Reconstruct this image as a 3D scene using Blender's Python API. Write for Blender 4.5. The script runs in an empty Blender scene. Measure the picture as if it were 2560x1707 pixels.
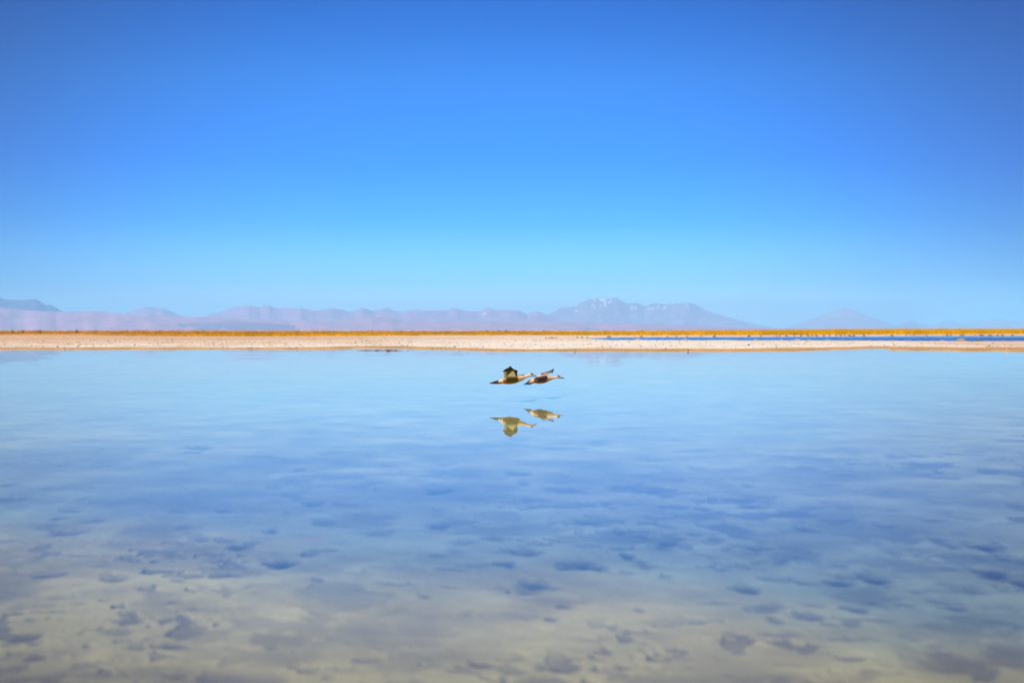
import bpy, bmesh, math, random
import numpy as np
from mathutils import Vector, kdtree

random.seed(7)
rng = np.random.default_rng(7)
scene = bpy.context.scene
col = scene.collection

# ------------------------------------------------------------------ camera
F = 3555.0            # focal length in photograph pixels (2560 wide, 50 mm lens)
CAM_H = 0.85          # the photographer crouches
HORIZON = 826.0       # row of the true horizon
cam = bpy.data.cameras.new("camera")
cam.sensor_width = 36.0
cam.lens = F / 2560.0 * 36.0
cam.shift_y = -(853.5 - HORIZON) / 2560.0
cam.clip_start = 0.05
cam.clip_end = 250000.0
cam.dof.use_dof = True
cam.dof.focus_distance = 17.8
cam.dof.aperture_fstop = 2.8
cam_ob = bpy.data.objects.new("camera", cam)
cam_ob.location = (0, 0, CAM_H)
cam_ob.rotation_euler = (math.radians(90), 0, 0)
col.objects.link(cam_ob)
scene.camera = cam_ob

# ------------------------------------------------------------------ sky and sun
SUN_EL, SUN_ROT = math.radians(50), math.radians(222)
world = bpy.data.worlds.new("World")
scene.world = world
world.use_nodes = True
wn, wl = world.node_tree.nodes, world.node_tree.links
sky = wn.new("ShaderNodeTexSky")
sky.sky_type = 'NISHITA'
sky.sun_disc = False
sky.sun_elevation = SUN_EL
sky.sun_rotation = SUN_ROT
sky.altitude = 2300
sky.dust_density = 0.4
sky.ozone_density = 1.5
bg = wn["Background"]
bg.inputs[1].default_value = 0.1
tc = wn.new("ShaderNodeTexCoord")
sep = wn.new("ShaderNodeSeparateXYZ")
wl.new(tc.outputs["Generated"], sep.inputs[0])
asin = wn.new("ShaderNodeMath"); asin.operation = 'ARCSINE'
wl.new(sep.outputs["Z"], asin.inputs[0])
el = wn.new("ShaderNodeMath"); el.operation = 'MULTIPLY'; el.use_clamp = True
el.inputs[1].default_value = 180 / math.pi / 40.0          # 0..40 degrees -> 0..1
wl.new(asin.outputs[0], el.inputs[0])
# thin dry air of the high desert: the deep blue of the photograph, band by band of elevation
FILTER = [(0.0, (0.95, 1.15, 1.55)), (1.1, (0.85, 1.12, 1.55)), (1.9, (0.40, 0.86, 1.42)), (4.3, (0.07, 0.58, 1.38)),
          (6.7, (0.02, 0.47, 1.40)), (10.0, (0.05, 0.50, 1.27)), (12.8, (0.0, 0.36, 1.13)), (18.0, (0.05, 0.45, 1.1)), (30.0, (0.13, 0.62, 1.35)), (39.9, (0.45, 0.95, 1.65))]
ramp = wn.new("ShaderNodeValToRGB")
els = ramp.color_ramp.elements
while len(els) < len(FILTER):
    els.new(0.5)
for e, (deg, c) in zip(els, FILTER):
    e.position = deg / 40.0
    e.color = (c[0] / 2, c[1] / 2, c[2] / 2, 1)
wl.new(el.outputs[0], ramp.inputs[0])
mul = wn.new("ShaderNodeMix"); mul.data_type = 'RGBA'; mul.blend_type = 'MULTIPLY'; mul.inputs[0].default_value = 1
wl.new(sky.outputs[0], mul.inputs[6]); wl.new(ramp.outputs[0], mul.inputs[7])
# lens vignette put into the sky colour: brightest straight ahead, darker away from it
core = wn.new("ShaderNodeVectorMath"); core.operation = 'DOT_PRODUCT'
core.inputs[1].default_value = (-0.03, math.cos(math.radians(3)), math.sin(math.radians(3)))
nrm = wn.new("ShaderNodeVectorMath"); nrm.operation = 'NORMALIZE'
wl.new(tc.outputs["Generated"], nrm.inputs[0]); wl.new(nrm.outputs[0], core.inputs[0])
aza = wn.new("ShaderNodeMath"); aza.operation = 'ARCCOSINE'
wl.new(core.outputs["Value"], aza.inputs[0])
azs = wn.new("ShaderNodeMath"); azs.operation = 'MULTIPLY'; azs.use_clamp = True
azs.inputs[1].default_value = 180 / math.pi / 40.0
wl.new(aza.outputs[0], azs.inputs[0])
azr = wn.new("ShaderNodeValToRGB"); azr.color_ramp.interpolation = 'B_SPLINE'
ae = azr.color_ramp.elements
VIGNETTE = [(0, (1, 1, 1)), (5, (0.99, 0.99, 0.99)), (10, (0.93, 0.91, 0.93)), (15, (0.63, 0.65, 0.75)), (20, (0.27, 0.345, 0.48)), (24, (0.06, 0.22, 0.42)), (32, (0.16, 0.32, 0.48)), (40, (0.34, 0.42, 0.52))]
while len(ae) < len(VIGNETTE):
    ae.new(0.5)
for e, (deg, v) in zip(ae, VIGNETTE):
    e.position = deg / 40.0
    e.color = v + (1,)
wl.new(azs.outputs[0], azr.inputs[0])
mul2 = wn.new("ShaderNodeMix"); mul2.data_type = 'RGBA'; mul2.blend_type = 'MULTIPLY'; mul2.inputs[0].default_value = 1
wl.new(mul.outputs[2], mul2.inputs[6]); wl.new(azr.outputs[0], mul2.inputs[7])
gain = wn.new("ShaderNodeMix"); gain.data_type = 'RGBA'; gain.blend_type = 'ADD'; gain.inputs[0].default_value = 1
wl.new(mul2.outputs[2], gain.inputs[6]); wl.new(mul2.outputs[2], gain.inputs[7])
wl.new(gain.outputs[2], bg.inputs[0])

sun = bpy.data.lights.new("sun", 'SUN')
sun.energy = 4.0
sun.angle = math.radians(0.5)
sun.color = (1.0, 0.94, 0.80)
sun_ob = bpy.data.objects.new("sun", sun)
sdir = Vector((math.sin(SUN_ROT) * math.cos(SUN_EL), math.cos(SUN_ROT) * math.cos(SUN_EL), math.sin(SUN_EL)))
sun_ob.rotation_euler = (-sdir).to_track_quat('-Z', 'Y').to_euler()
col.objects.link(sun_ob)

scene.render.engine = 'CYCLES'
scene.cycles.use_denoising = True
try:
    scene.cycles.denoiser = 'OPENIMAGEDENOISE'
except Exception:
    pass
scene.cycles.max_bounces = 8
scene.cycles.diffuse_bounces = 3
scene.cycles.volume_bounces = 1
scene.cycles.transparent_max_bounces = 12
scene.cycles.caustics_reflective = False
scene.view_settings.view_transform = 'Standard'
scene.view_settings.look = 'None'
scene.view_settings.exposure = 0.42
scene.view_settings.gamma = 1.0

# ------------------------------------------------------------------ helpers
_tab = rng.random((256, 256))


def vnoise(x, y, seed=0):
    x = np.asarray(x, float) + seed * 17.31
    y = np.asarray(y, float) + seed * 9.77
    xi, yi = np.floor(x).astype(int), np.floor(y).astype(int)
    fx, fy = x - xi, y - yi
    fx = fx * fx * (3 - 2 * fx); fy = fy * fy * (3 - 2 * fy)
    g = lambda i, j: _tab[i & 255, j & 255]
    a = g(xi, yi) * (1 - fx) + g(xi + 1, yi) * fx
    b = g(xi, yi + 1) * (1 - fx) + g(xi + 1, yi + 1) * fx
    return a * (1 - fy) + b * fy


def fbm(x, y, octaves=4, seed=0):
    s, amp, tot = 0, 1.0, 0
    for k in range(octaves):
        s = s + amp * vnoise(x * 2 ** k, y * 2 ** k, seed + k)
        tot += amp
        amp *= 0.5
    return s / tot


def ridged(x, y, octaves=4, seed=0):
    s, amp, tot = 0, 1.0, 0
    for k in range(octaves):
        s = s + amp * (1 - np.abs(2 * vnoise(x * 2 ** k, y * 2 ** k, seed + k) - 1))
        tot += amp
        amp *= 0.5
    return s / tot


def sstep(a, b, x):
    t = np.clip((x - a) / (b - a), 0, 1)
    return t * t * (3 - 2 * t)


def lerp(pts, x):
    p = np.array(pts, float)
    return np.interp(x, p[:, 0], p[:, 1])


def new_object(name, mesh, parent=None):
    o = bpy.data.objects.new(name, mesh)
    col.objects.link(o)
    if parent:
        o.parent = parent
    return o


def raw_mesh(name, verts, faces, mat=None, colors=None, smooth=True):
    """faces: (n,3) or (n,4) int array"""
    me = bpy.data.meshes.new(name)
    verts = np.asarray(verts, np.float32); faces = np.asarray(faces, np.int32)
    k = faces.shape[1]
    me.vertices.add(len(verts)); me.vertices.foreach_set("co", verts.ravel())
    me.loops.add(faces.size); me.loops.foreach_set("vertex_index", faces.ravel())
    me.polygons.add(len(faces))
    me.polygons.foreach_set("loop_start", np.arange(0, faces.size, k, dtype=np.int32))
    me.polygons.foreach_set("loop_total", np.full(len(faces), k, np.int32))
    me.polygons.foreach_set("use_smooth", np.full(len(faces), smooth, bool))
    me.update(calc_edges=True)
    me.validate()
    if colors is not None:
        ca = me.color_attributes.new("Col", 'FLOAT_COLOR', 'POINT')
        c = np.ones((len(verts), 4), np.float32); c[:, :3] = colors
        ca.data.foreach_set("color", c.ravel())
    if mat:
        me.materials.append(mat)
    return me


def grid_faces(nr, nc):
    i = np.arange((nr - 1) * (nc - 1))
    r, c = i // (nc - 1), i % (nc - 1)
    a = r * nc + c
    return np.stack([a, a + 1, a + nc + 1, a + nc], 1)


def material(name):
    m = bpy.data.materials.new(name)
    m.use_nodes = True
    m.node_tree.nodes.clear()
    return m, m.node_tree.nodes, m.node_tree.links


def col_material(name, scale=3.0, var=0.25, rough=0.95, bump=0.0, bump_scale=8.0, spec=0.1, stretch=None):
    """base colour = the mesh's own colour attribute, varied by noise"""
    m, n, l = material(name)
    out = n.new("ShaderNodeOutputMaterial")
    p = n.new("ShaderNodeBsdfPrincipled")
    p.inputs["Roughness"].default_value = rough
    p.inputs["Specular IOR Level"].default_value = spec
    at = n.new("ShaderNodeAttribute"); at.attribute_name = "Col"
    geo = n.new("ShaderNodeTexCoord")
    mp = n.new("ShaderNodeMapping")
    l.new(geo.outputs["Object"], mp.inputs[0])
    if stretch:
        mp.inputs["Scale"].default_value = stretch
    ns = n.new("ShaderNodeTexNoise"); ns.inputs["Scale"].default_value = scale; ns.inputs["Detail"].default_value = 6
    l.new(mp.outputs[0], ns.inputs["Vector"])
    mr = n.new("ShaderNodeMapRange")
    mr.inputs["From Min"].default_value = 0.3; mr.inputs["From Max"].default_value = 0.7
    mr.inputs["To Min"].default_value = 1 - var; mr.inputs["To Max"].default_value = 1 + var
    l.new(ns.outputs[0], mr.inputs[0])
    mx = n.new("ShaderNodeMix"); mx.data_type = 'RGBA'; mx.blend_type = 'MULTIPLY'; mx.inputs[0].default_value = 1
    l.new(at.outputs["Color"], mx.inputs[6]); l.new(mr.outputs[0], mx.inputs[7])
    l.new(mx.outputs[2], p.inputs["Base Color"])
    if bump:
        nb = n.new("ShaderNodeTexNoise"); nb.inputs["Scale"].default_value = bump_scale; nb.inputs["Detail"].default_value = 8
        l.new(mp.outputs[0], nb.inputs["Vector"])
        b = n.new("ShaderNodeBump"); b.inputs["Distance"].default_value = bump; b.inputs["Strength"].default_value = 1
        l.new(nb.outputs[0], b.inputs["Height"]); l.new(b.outputs[0], p.inputs["Normal"])
    l.new(p.outputs[0], out.inputs[0])
    return m


def tag(o, label=None, cat=None, group=None, kind=None):
    if label: o["label"] = label
    if cat: o["category"] = cat
    if group: o["group"] = group
    if kind: o["kind"] = kind
    return o


def at_px(px, py, z=0.0):
    """the point of the level z that the photograph shows at (px, py)"""
    Y = F * (CAM_H - z) / (py - HORIZON)
    return (px - 1280.0) / F * Y, Y


# ------------------------------------------------------------------ ground: one sheet, lake bed to mountains
SHORE = [(-3000, 876), (0, 874.6), (640, 873.8), (760, 875), (800, 874.8), (880, 872), (1020, 872), (1060, 874), (1180, 877),
         (1280, 879.5), (1400, 880), (1640, 880), (1760, 880), (1920, 879.2), (1990, 878.6), (2050, 876.5), (2080, 874.5), (2130, 873.5),
         (2200, 871.6), (2218, 872.2), (2228, 876), (2350, 877.6), (2430, 879.6), (2480, 878.2), (2530, 880), (2560, 881), (6000, 884)]
BAND = [(-3000, 4), (0, 4.5), (640, 4.5), (780, 7), (1000, 7.5), (1060, 6), (1280, 6), (1700, 7), (2000, 7), (2200, 4), (2226, 9), (2350, 11), (2560, 15), (6000, 15)]
POOL_NEAR = [(1470, 846.3), (1500, 848.5), (1530, 850.3), (1700, 850.6), (1920, 851.3), (2100, 852), (2350, 852.8), (2560, 853.2), (6000, 854)]
POOL_FAR = [(1470, 846.2), (1500, 845.4), (1530, 844.9), (1640, 843.7), (1920, 842.3), (2200, 841), (2360, 840), (2560, 839.8), (6000, 839)]
GRASS_BASE = [(-3000, 837), (0, 837), (180, 837.2), (360, 840), (500, 840.4), (640, 840.3), (1280, 837.6), (1500, 838.3), (1900, 838), (2060, 837.2), (2300, 835.6), (2560, 834), (6000, 833)]

cols = np.concatenate([-np.geomspace(6200, 1500, 14) + 1280, np.arange(-160, 2722, 3.2), np.geomspace(1500, 6200, 14) + 1280])
ys = np.concatenate([np.arange(1760, 890, -1.4), np.arange(890, 838, -0.42), np.arange(838, 827, -0.5)])
Ys = F * CAM_H / (ys - HORIZON)
Ys = np.concatenate([[-40, 0.3, 1.0, 1.7, 2.4, 2.9], Ys, [4500, 7000, 11000, 18000, 30000, 50000, 75000]])
PX, YY = np.meshgrid(cols, Ys)
XX = (PX - 1280) / F * np.where(YY > 3, YY, np.where(YY < 0, 60, 3))
shoreY = F * CAM_H / (lerp(SHORE, PX) - HORIZON)
shoreY = shoreY + (fbm(XX * 0.55, XX * 0 + 3.1, 4, 5) - 0.5) * 1.6
s = YY - shoreY                       # metres inland of the waterline
near = F * (CAM_H - 0.06) / (lerp(POOL_NEAR, PX) - HORIZON)
far = F * CAM_H / (lerp(POOL_FAR, PX) - HORIZON)
far = far + (fbm(XX * 0.16, XX * 0 + 8, 3, 9) - 0.5) * 5
near = near + (fbm(XX * 0.4, XX * 0 + 2, 3, 12) - 0.5) * 2.5
in_pool = np.where(PX > 1465, np.minimum(YY - near, far - YY), -50.0)
land = 0.055 * sstep(-0.2, 3.5, s) + (fbm(XX * 0.5, YY * 0.22, 4, 2) - 0.45) * 0.05 * sstep(0, 5, s)
land = land + 0.03 * sstep(-5, -0.5, in_pool) * (1 - sstep(-0.5, 0, in_pool)) * (s > 0)
bed = -0.012 - 0.012 * fbm(XX * 0.3, YY * 0.3, 3, 4) - 0.035 * sstep(11, 6, YY)
hgt = np.where(s > 0, land, np.minimum(bed, land * 0 - 0.004 * (s < 0) - 0.0))
hgt = np.where(np.abs(s) < 0.6, s * 0.012, hgt)
hgt = np.where(in_pool > 0, np.maximum(-0.12, -0.02 * in_pool - 0.01), hgt)

# --- colours of the ground itself
N = np.newaxis
c = np.zeros(PX.shape + (3,))
n1 = fbm(XX * 0.35, YY * 0.12, 5, 21); n2 = fbm(XX * 1.6, YY * 0.5, 4, 31)
pyg = HORIZON + F * CAM_H / np.maximum(YY, 0.5)
salt = np.array([0.80, 0.69, 0.56]); pink = np.array([0.62, 0.39, 0.23]); grey = np.array([0.52, 0.44, 0.36])
k = np.clip(sstep(0.40, 0.62, n1) * (0.55 - 0.3 * sstep(700, 1100, PX) * sstep(2300, 1900, PX)) + 0.75 * sstep(1500, 300, PX) * sstep(866, 856, pyg) * (0.4 + n2) + 0.6 * sstep(2150, 2400, PX) * n2 + 0.35 * sstep(855, 848, pyg), 0, 1)
c[:] = salt * (1 - k[..., N]) + pink * k[..., N]
k = sstep(0.56, 0.75, n2) * 0.45
c = c * (1 - k[..., N]) + grey * k[..., N]
# dry plain under and behind the grass
grassY = F * (CAM_H - 0.05) / (lerp(GRASS_BASE, PX) - HORIZON)
k = sstep(-1.0, 6.0, YY - grassY)[..., N]
c = c * (1 - k) + np.array([0.50, 0.27, 0.06]) * k
k = sstep(420, 800, YY)[..., N]          # salt pan hidden beyond the grass, whitened so its bounce brightens the haze
c = c * (1 - k) + np.array([0.73, 0.77, 0.82]) * k
# wet brown rim along the lagoon and the pool
w = lerp(BAND, PX) * (0.75 + 0.7 * n1)
k = sstep(w * 1.05, w * 0.6, s) * (s > 0)
brown = np.array([0.50, 0.28, 0.11]) * (0.65 + 0.75 * n2)[..., N]
c = c * (1 - k[..., N]) + brown * k[..., N]
k = sstep(0.9, 0.3, s) * (s > -0.5)
c = c * (1 - 0.7 * k[..., N]) + np.array([0.70, 0.58, 0.40]) * 0.7 * k[..., N]
k = sstep(-3.5, -0.6, in_pool) * (in_pool < 0.4) * (YY < (near + far) / 2) * 0.75
c = c * (1 - k[..., N]) + np.array([0.58, 0.37, 0.22]) * k[..., N]
# lake bed: pale crust far out, grey-blue mud in the middle, yellow sand close by
SANDBAR = [(-3000, 1340), (0, 1350), (450, 1360), (900, 1435), (1400, 1450), (1700, 1500), (2100, 1570), (2560, 1620), (6000, 1640)]
barY = F * 0.90 / (lerp(SANDBAR, PX) - HORIZON)
yn = YY + (fbm(XX * 0.9, YY * 0.7, 4, 41) - 0.5) * 1.1
bz = np.clip(0.15 + (yn / barY - 0.93) / 0.24, 0, 1) + sstep(6.2, 12.5, yn)
algae_and_vignette = np.zeros(PX.shape)  # dark algae mats, plus vignette darkening painted into the bed's corners
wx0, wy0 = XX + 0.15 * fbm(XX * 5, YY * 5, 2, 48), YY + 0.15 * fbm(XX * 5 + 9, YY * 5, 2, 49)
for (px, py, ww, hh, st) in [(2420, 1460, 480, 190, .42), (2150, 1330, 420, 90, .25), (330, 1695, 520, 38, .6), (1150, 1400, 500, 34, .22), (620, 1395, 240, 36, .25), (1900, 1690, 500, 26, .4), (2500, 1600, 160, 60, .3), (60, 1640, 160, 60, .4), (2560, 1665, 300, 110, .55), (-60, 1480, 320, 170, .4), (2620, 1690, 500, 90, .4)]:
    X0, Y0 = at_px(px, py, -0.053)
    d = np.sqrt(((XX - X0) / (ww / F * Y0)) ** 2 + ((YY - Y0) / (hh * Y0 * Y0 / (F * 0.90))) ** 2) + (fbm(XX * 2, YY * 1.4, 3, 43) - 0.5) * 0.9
    algae_and_vignette = np.maximum(algae_and_vignette, st * sstep(1.25, 0.3, d))
sand, mud, crust = np.array([0.46, 0.39, 0.175]), np.array([0.28, 0.335, 0.26]), np.array([0.55, 0.50, 0.23])
k1 = np.clip(bz, 0, 1)[..., N]; k2 = np.clip(bz - 1, 0, 1)[..., N]
cb = (sand * (1 - k1) + mud * k1) * (1 - k2) + crust * k2
dark = sstep(0.50, 0.78, fbm(XX * 2.4, YY * 2.0, 5, 51)) * 0.38 * sstep(24, 7, YY)
algae_and_vignette = algae_and_vignette * (0.55 + 0.75 * sstep(0.38, 0.62, fbm(wx0 * 8 + 5, wy0 * 6.5, 5, 47)))
dark = np.maximum(dark, np.clip(algae_and_vignette, 0, 0.9))
dark = np.maximum(dark, sstep(0.50, 0.68, fbm(XX * 1.3 + 7, YY * 1.2, 4, 59)) * 0.25 * sstep(4.5, 6.5, YY) * sstep(15, 9, YY))
wx, wy = XX + 0.12 * fbm(XX * 4, YY * 4, 2, 63), YY + 0.12 * fbm(XX * 4 + 9, YY * 4, 2, 65)
rightward = 0.5 + 0.5 * sstep(900, 2100, PX)
clump = sstep(0.36, 0.62, fbm(XX * 0.75, YY * 0.75, 3, 57))
fine = sstep(0.50, 0.66, fbm(wx * 5.5, wy * 4.6, 4, 55))
dark = np.maximum(dark, fine * (0.15 + 0.85 * clump) * 0.62 * rightward * sstep(17, 9, YY))
speck = sstep(0.58, 0.70, fbm(wx * 13 + 4, wy * 10, 3, 67)) * sstep(0.42, 0.6, fbm(XX * 1.1 + 3, YY * 1.0, 2, 69))
dark = np.maximum(dark, speck * 0.6 * sstep(9, 5, YY))
PITS = {0: [(50, 197, 110, 14, .7), (730, 228, 150, 18, .5), (340, 310, 150, 14, .7), (1260, 208, 150, 16, .6), (820, 312, 100, 14, .5), (1310, 325, 80, 18, .7),
            (1525, 358, 190, 22, .8), (835, 382, 150, 18, .7), (1260, 398, 90, 26, .7), (1440, 285, 110, 22, .5), (300, 408, 160, 26, .7), (430, 360, 160, 18, .5),
            (2020, 382, 150, 34, .8), (2150, 447, 150, 30, .7), (1130, 468, 140, 36, .9), (690, 515, 50, 22, .9), (1310, 543, 210, 30, 1), (1500, 560, 150, 50, .6),
            (1030, 600, 160, 22, .8), (1100, 575, 330, 44, .5), (2020, 510, 190, 22, .8), (1510, 485, 100, 16, .7), (200, 768, 170, 16, .7), (370, 733, 90, 24, .6),
            (150, 803, 90, 18, .7), (540, 852, 190, 50, .7), (290, 700, 60, 14, .5), (110, 880, 170, 44, .9), (30, 843, 80, 22, .8), (790, 920, 200, 36, 1),
            (660, 905, 100, 18, .8), (170, 965, 180, 48, 1), (90, 1020, 170, 70, .9), (400, 995, 200, 44, .7), (1000, 830, 45, 24, .8), (1160, 808, 50, 26, .6),
            (1285, 815, 40, 16, .6), (1240, 870, 170, 14, .6), (1265, 928, 70, 18, .7), (1420, 1035, 110, 36, .8), (1310, 1083, 60, 20, .7), (800, 1057, 60, 24, .8),
            (1700, 985, 120, 30, .6), (2320, 1080, 60, 50, .9), (2150, 1035, 110, 20, .6), (1780, 912, 50, 14, .5), (680, 762, 190, 14, .4), (600, 1040, 900, 90, .55),
            (60, 920, 120, 20, .6), (1560, 890, 90, 14, .5), (1960, 905, 80, 30, .4), (2060, 655, 120, 20, .5), (2340, 672, 40, 20, .8), (2160, 555, 200, 26, .5),
            (1820, 565, 150, 16, .5), (1680, 590, 110, 18, .5), (1760, 415, 160, 24, .5), (2300, 430, 160, 20, .6), (2290, 495, 120, 16, .7), (60, 1070, 500, 60, .6)],
        1280: [(90, 650, 190, 40, .9), (330, 558, 200, 40, 1), (240, 740, 90, 24, .9), (120, 745, 150, 50, .35), (730, 455, 130, 26, .8), (610, 420, 110, 20, .7),
               (890, 330, 200, 22, .6), (1110, 255, 180, 20, .6), (1320, 515, 220, 30, .6), (900, 508, 150, 16, .6), (1090, 670, 150, 50, .9), (1170, 765, 210, 36, .6),
               (1095, 765, 60, 36, .8), (595, 765, 60, 24, .9), (1250, 625, 180, 26, .7), (1510, 603, 140, 26, .8), (1710, 625, 190, 52, 1), (2220, 485, 190, 40, 1),
               (2200, 580, 240, 54, 1), (2330, 628, 140, 36, .9), (2030, 745, 170, 50, 1), (1750, 435, 180, 18, .6), (2020, 640, 150, 30, .7), (1460, 825, 130, 20, .7),
               (1560, 820, 90, 30, .8), (1640, 690, 150, 20, .6), (2150, 850, 320, 90, .65), (1160, 875, 340, 44, .7), (1550, 905, 80, 24, .8), (2020, 985, 200, 80, .8),
               (1420, 1057, 70, 20, .8), (1570, 1010, 60, 18, .6), (230, 1030, 160, 60, .9), (380, 1035, 110, 36, .9), (540, 1020, 130, 30, .9), (680, 1040, 120, 40, .6),
               (1430, 925, 60, 16, .6), (700, 240, 120, 18, .5), (980, 260, 120, 14, .4), (870, 1085, 420, 44, .6), (430, 890, 60, 20, .4), (1850, 985, 120, 50, .5),
               (2300, 760, 130, 60, .6), (1900, 870, 300, 60, .5), (160, 1090, 300, 50, .8), (1350, 800, 100, 20, .4), (1700, 800, 170, 30, .6), (490, 855, 60, 16, .4)]}
pr_ = random.Random(11)
for k in range(140):                     # many more small hollows between the large ones
    py = 1130 + 420 * pr_.random() ** 0.9; px = pr_.uniform(-60, 2620)
    if py > 1420 and 500 < px < 1900 and pr_.random() < 0.6:
        continue
    grow = (py - 826) / 500
    PITS[0].append((px * 1.8375, (py - 1107) * 1.8375, pr_.uniform(60, 190) * (0.6 + 0.4 * grow), pr_.uniform(12, 28) * grow, pr_.uniform(.3, .85) * (0.55 + 0.45 * min(1, grow))))
for k in range(46):                      # weed clumps towards the right
    px, py = pr_.gauss(2330, 200), pr_.gauss(1440, 95)
    grow = (py - 826) / 500
    PITS[0].append((px * 1.8375, (py - 1107) * 1.8375, pr_.uniform(70, 210), pr_.uniform(16, 40) * grow, pr_.uniform(.5, .95)))
for k in range(90):                      # crowded mottles right in front
    px, py = pr_.choice([(110, 1640), (1480, 1670), (700, 1690), (1560, 1660), (2300, 1640)])
    px += pr_.gauss(0, 190); py = min(1712, py + pr_.gauss(0, 32))
    PITS[0].append((px * 1.8375, (py - 1107) * 1.8375, pr_.uniform(40, 130), pr_.uniform(14, 34), pr_.uniform(.35, .8)))
for x0, lst in PITS.items():
    for (u, v, ww, hh, st) in lst:
        px, py = x0 + u / 1.8375, 1107 + v / 1.8375
        X0, Y0 = at_px(px, py, -0.053)
        rx = ww / 2 / 1.8375 / F * Y0
        ry = hh / 2 / 1.8375 * Y0 * Y0 / (F * 0.90) * (1.35 if Y0 > 5.0 else 0.95)
        m = (np.abs(XX - X0) < 2.5 * rx) & (np.abs(YY - Y0) < 2.5 * ry)
        xs, yy = XX[m], YY[m]
        wob = (fbm(xs * 11 + u, yy * 9, 4, 61) - 0.5) * 1.9
        d = np.sqrt(((xs - X0) / rx) ** 2 + ((yy - Y0) / ry) ** 2) + wob
        dark[m] = np.maximum(dark[m], st * sstep(1.4, 0.2, d) * (0.7 + 0.3 * sstep(0.3, 0.6, fbm(xs * 14 + v, yy * 11, 3, 66))) * (1.0 if Y0 > 5.0 else 0.85))
mk = (s < -0.2) & (YY > 0)
blot = np.array([0.035, 0.045, 0.075]) + np.array([0.06, 0.03, -0.015]) * sstep(4.6, 3.9, YY)[..., N]      # browner weed in the shallows right in front
cb = cb * (0.80 + 0.40 * fbm(XX * 1.8, YY * 1.5, 5, 77))[..., N]      # silt is never one tone
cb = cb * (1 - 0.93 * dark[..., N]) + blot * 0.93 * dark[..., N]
X0, Y0 = at_px(775, 1107 + 435 / 1.8375, -0.05)     # one pale hump of crust
d = np.sqrt(((XX - X0) / 0.075) ** 2 + ((YY - Y0) / 0.06) ** 2) + (n2 - .5)
k = sstep(1.1, 0.5, d)[..., N]
cb = cb * (1 - k) + np.array([0.38, 0.32, 0.28]) * k
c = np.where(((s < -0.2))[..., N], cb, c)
hgt = hgt - 0.02 * dark * mk
c = np.where((in_pool > 0)[..., N], np.array([0.03, 0.09, 0.17]), c)

MAT_GROUND = col_material("salt_crust_and_sand", scale=2.2, var=0.2, rough=1.0, bump=0.05, bump_scale=2.5, spec=0.05)
g = new_object("ground", raw_mesh("ground", np.stack([XX, YY, hgt], -1).reshape(-1, 3), grid_faces(*PX.shape), MAT_GROUND, c.reshape(-1, 3)))
tag(g, kind="structure")


def ground_h(x, y):
    """height of the land near (x, y), good enough to set things down"""
    px = x / y * F + 1280
    j = int(np.clip(np.searchsorted(cols, px), 0, len(cols) - 1)); i = int(np.clip(np.searchsorted(Ys, y), 0, len(Ys) - 1))
    return float(hgt[i, j])


# ------------------------------------------------------------------ water
def water_material(name, waves, tint, rough):
    """waves: (x frequency, y frequency, slope along x, slope along y) of ripples tilting the surface"""
    m, n, l = material(name)
    out = n.new("ShaderNodeOutputMaterial")
    gl = n.new("ShaderNodeBsdfGlossy"); gl.inputs["Roughness"].default_value = rough
    gl.inputs["Color"].default_value = (1, 1, 1, 1)
    tr = n.new("ShaderNodeBsdfTransparent"); tr.inputs["Color"].default_value = tint + (1,)
    fr = n.new("ShaderNodeFresnel"); fr.inputs["IOR"].default_value = 1.333
    mx = n.new("ShaderNodeMixShader")
    tc = n.new("ShaderNodeTexCoord")
    geo = n.new("ShaderNodeNewGeometry")
    prev = geo.outputs["Normal"]
    for (sx, sy, kx, ky) in waves:
        mp = n.new("ShaderNodeMapping"); mp.inputs["Scale"].default_value = (sx, sy, 1)
        l.new(tc.outputs["Object"], mp.inputs[0])
        ns = n.new("ShaderNodeTexNoise"); ns.inputs["Scale"].default_value = 1; ns.inputs["Detail"].default_value = 2
        l.new(mp.outputs[0], ns.inputs["Vector"])
        sb = n.new("ShaderNodeVectorMath"); sb.operation = 'SUBTRACT'; sb.inputs[1].default_value = (0.5, 0.5, 0.5)
        l.new(ns.outputs["Color"], sb.inputs[0])
        ml = n.new("ShaderNodeVectorMath"); ml.operation = 'MULTIPLY'; ml.inputs[1].default_value = (kx, ky, 0)
        l.new(sb.outputs[0], ml.inputs[0])
        ad = n.new("ShaderNodeVectorMath"); ad.operation = 'ADD'
        l.new(prev, ad.inputs[0]); l.new(ml.outputs[0], ad.inputs[1])
        prev = ad.outputs[0]
    nm = n.new("ShaderNodeVectorMath"); nm.operation = 'NORMALIZE'
    l.new(prev, nm.inputs[0])
    l.new(nm.outputs[0], gl.inputs["Normal"]); l.new(nm.outputs[0], fr.inputs["Normal"])
    l.new(fr.outputs[0], mx.inputs[0]); l.new(tr.outputs[0], mx.inputs[1]); l.new(gl.outputs[0], mx.inputs[2])
    l.new(mx.outputs[0], out.inputs[0])
    return m


def sheet(name, x0, x1, y0, y1, z, mat):
    v = [(x0, y0, z), (x1, y0, z), (x1, y1, z), (x0, y1, z)]
    o = new_object(name, raw_mesh(name, v, [(0, 1, 2, 3)], mat))
    return tag(o, kind="structure")


MAT_WATER = water_material("still_water", [(0.12, 0.4, 0.004, 0.005), (0.9, 0.7, 0.004, 0.009), (4.0, 3.0, 0.004, 0.006), (14.0, 10.0, 0.003, 0.003)], (0.93, 0.97, 0.97), 0.0)
MAT_POOL = water_material("rippled_water", [(3.0, 2.4, 0.06, 0.10)], (0.6, 0.85, 1.0), 0.08)
sheet("lagoon_water", -160, 160, -39, 84, 0.0, MAT_WATER)
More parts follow.
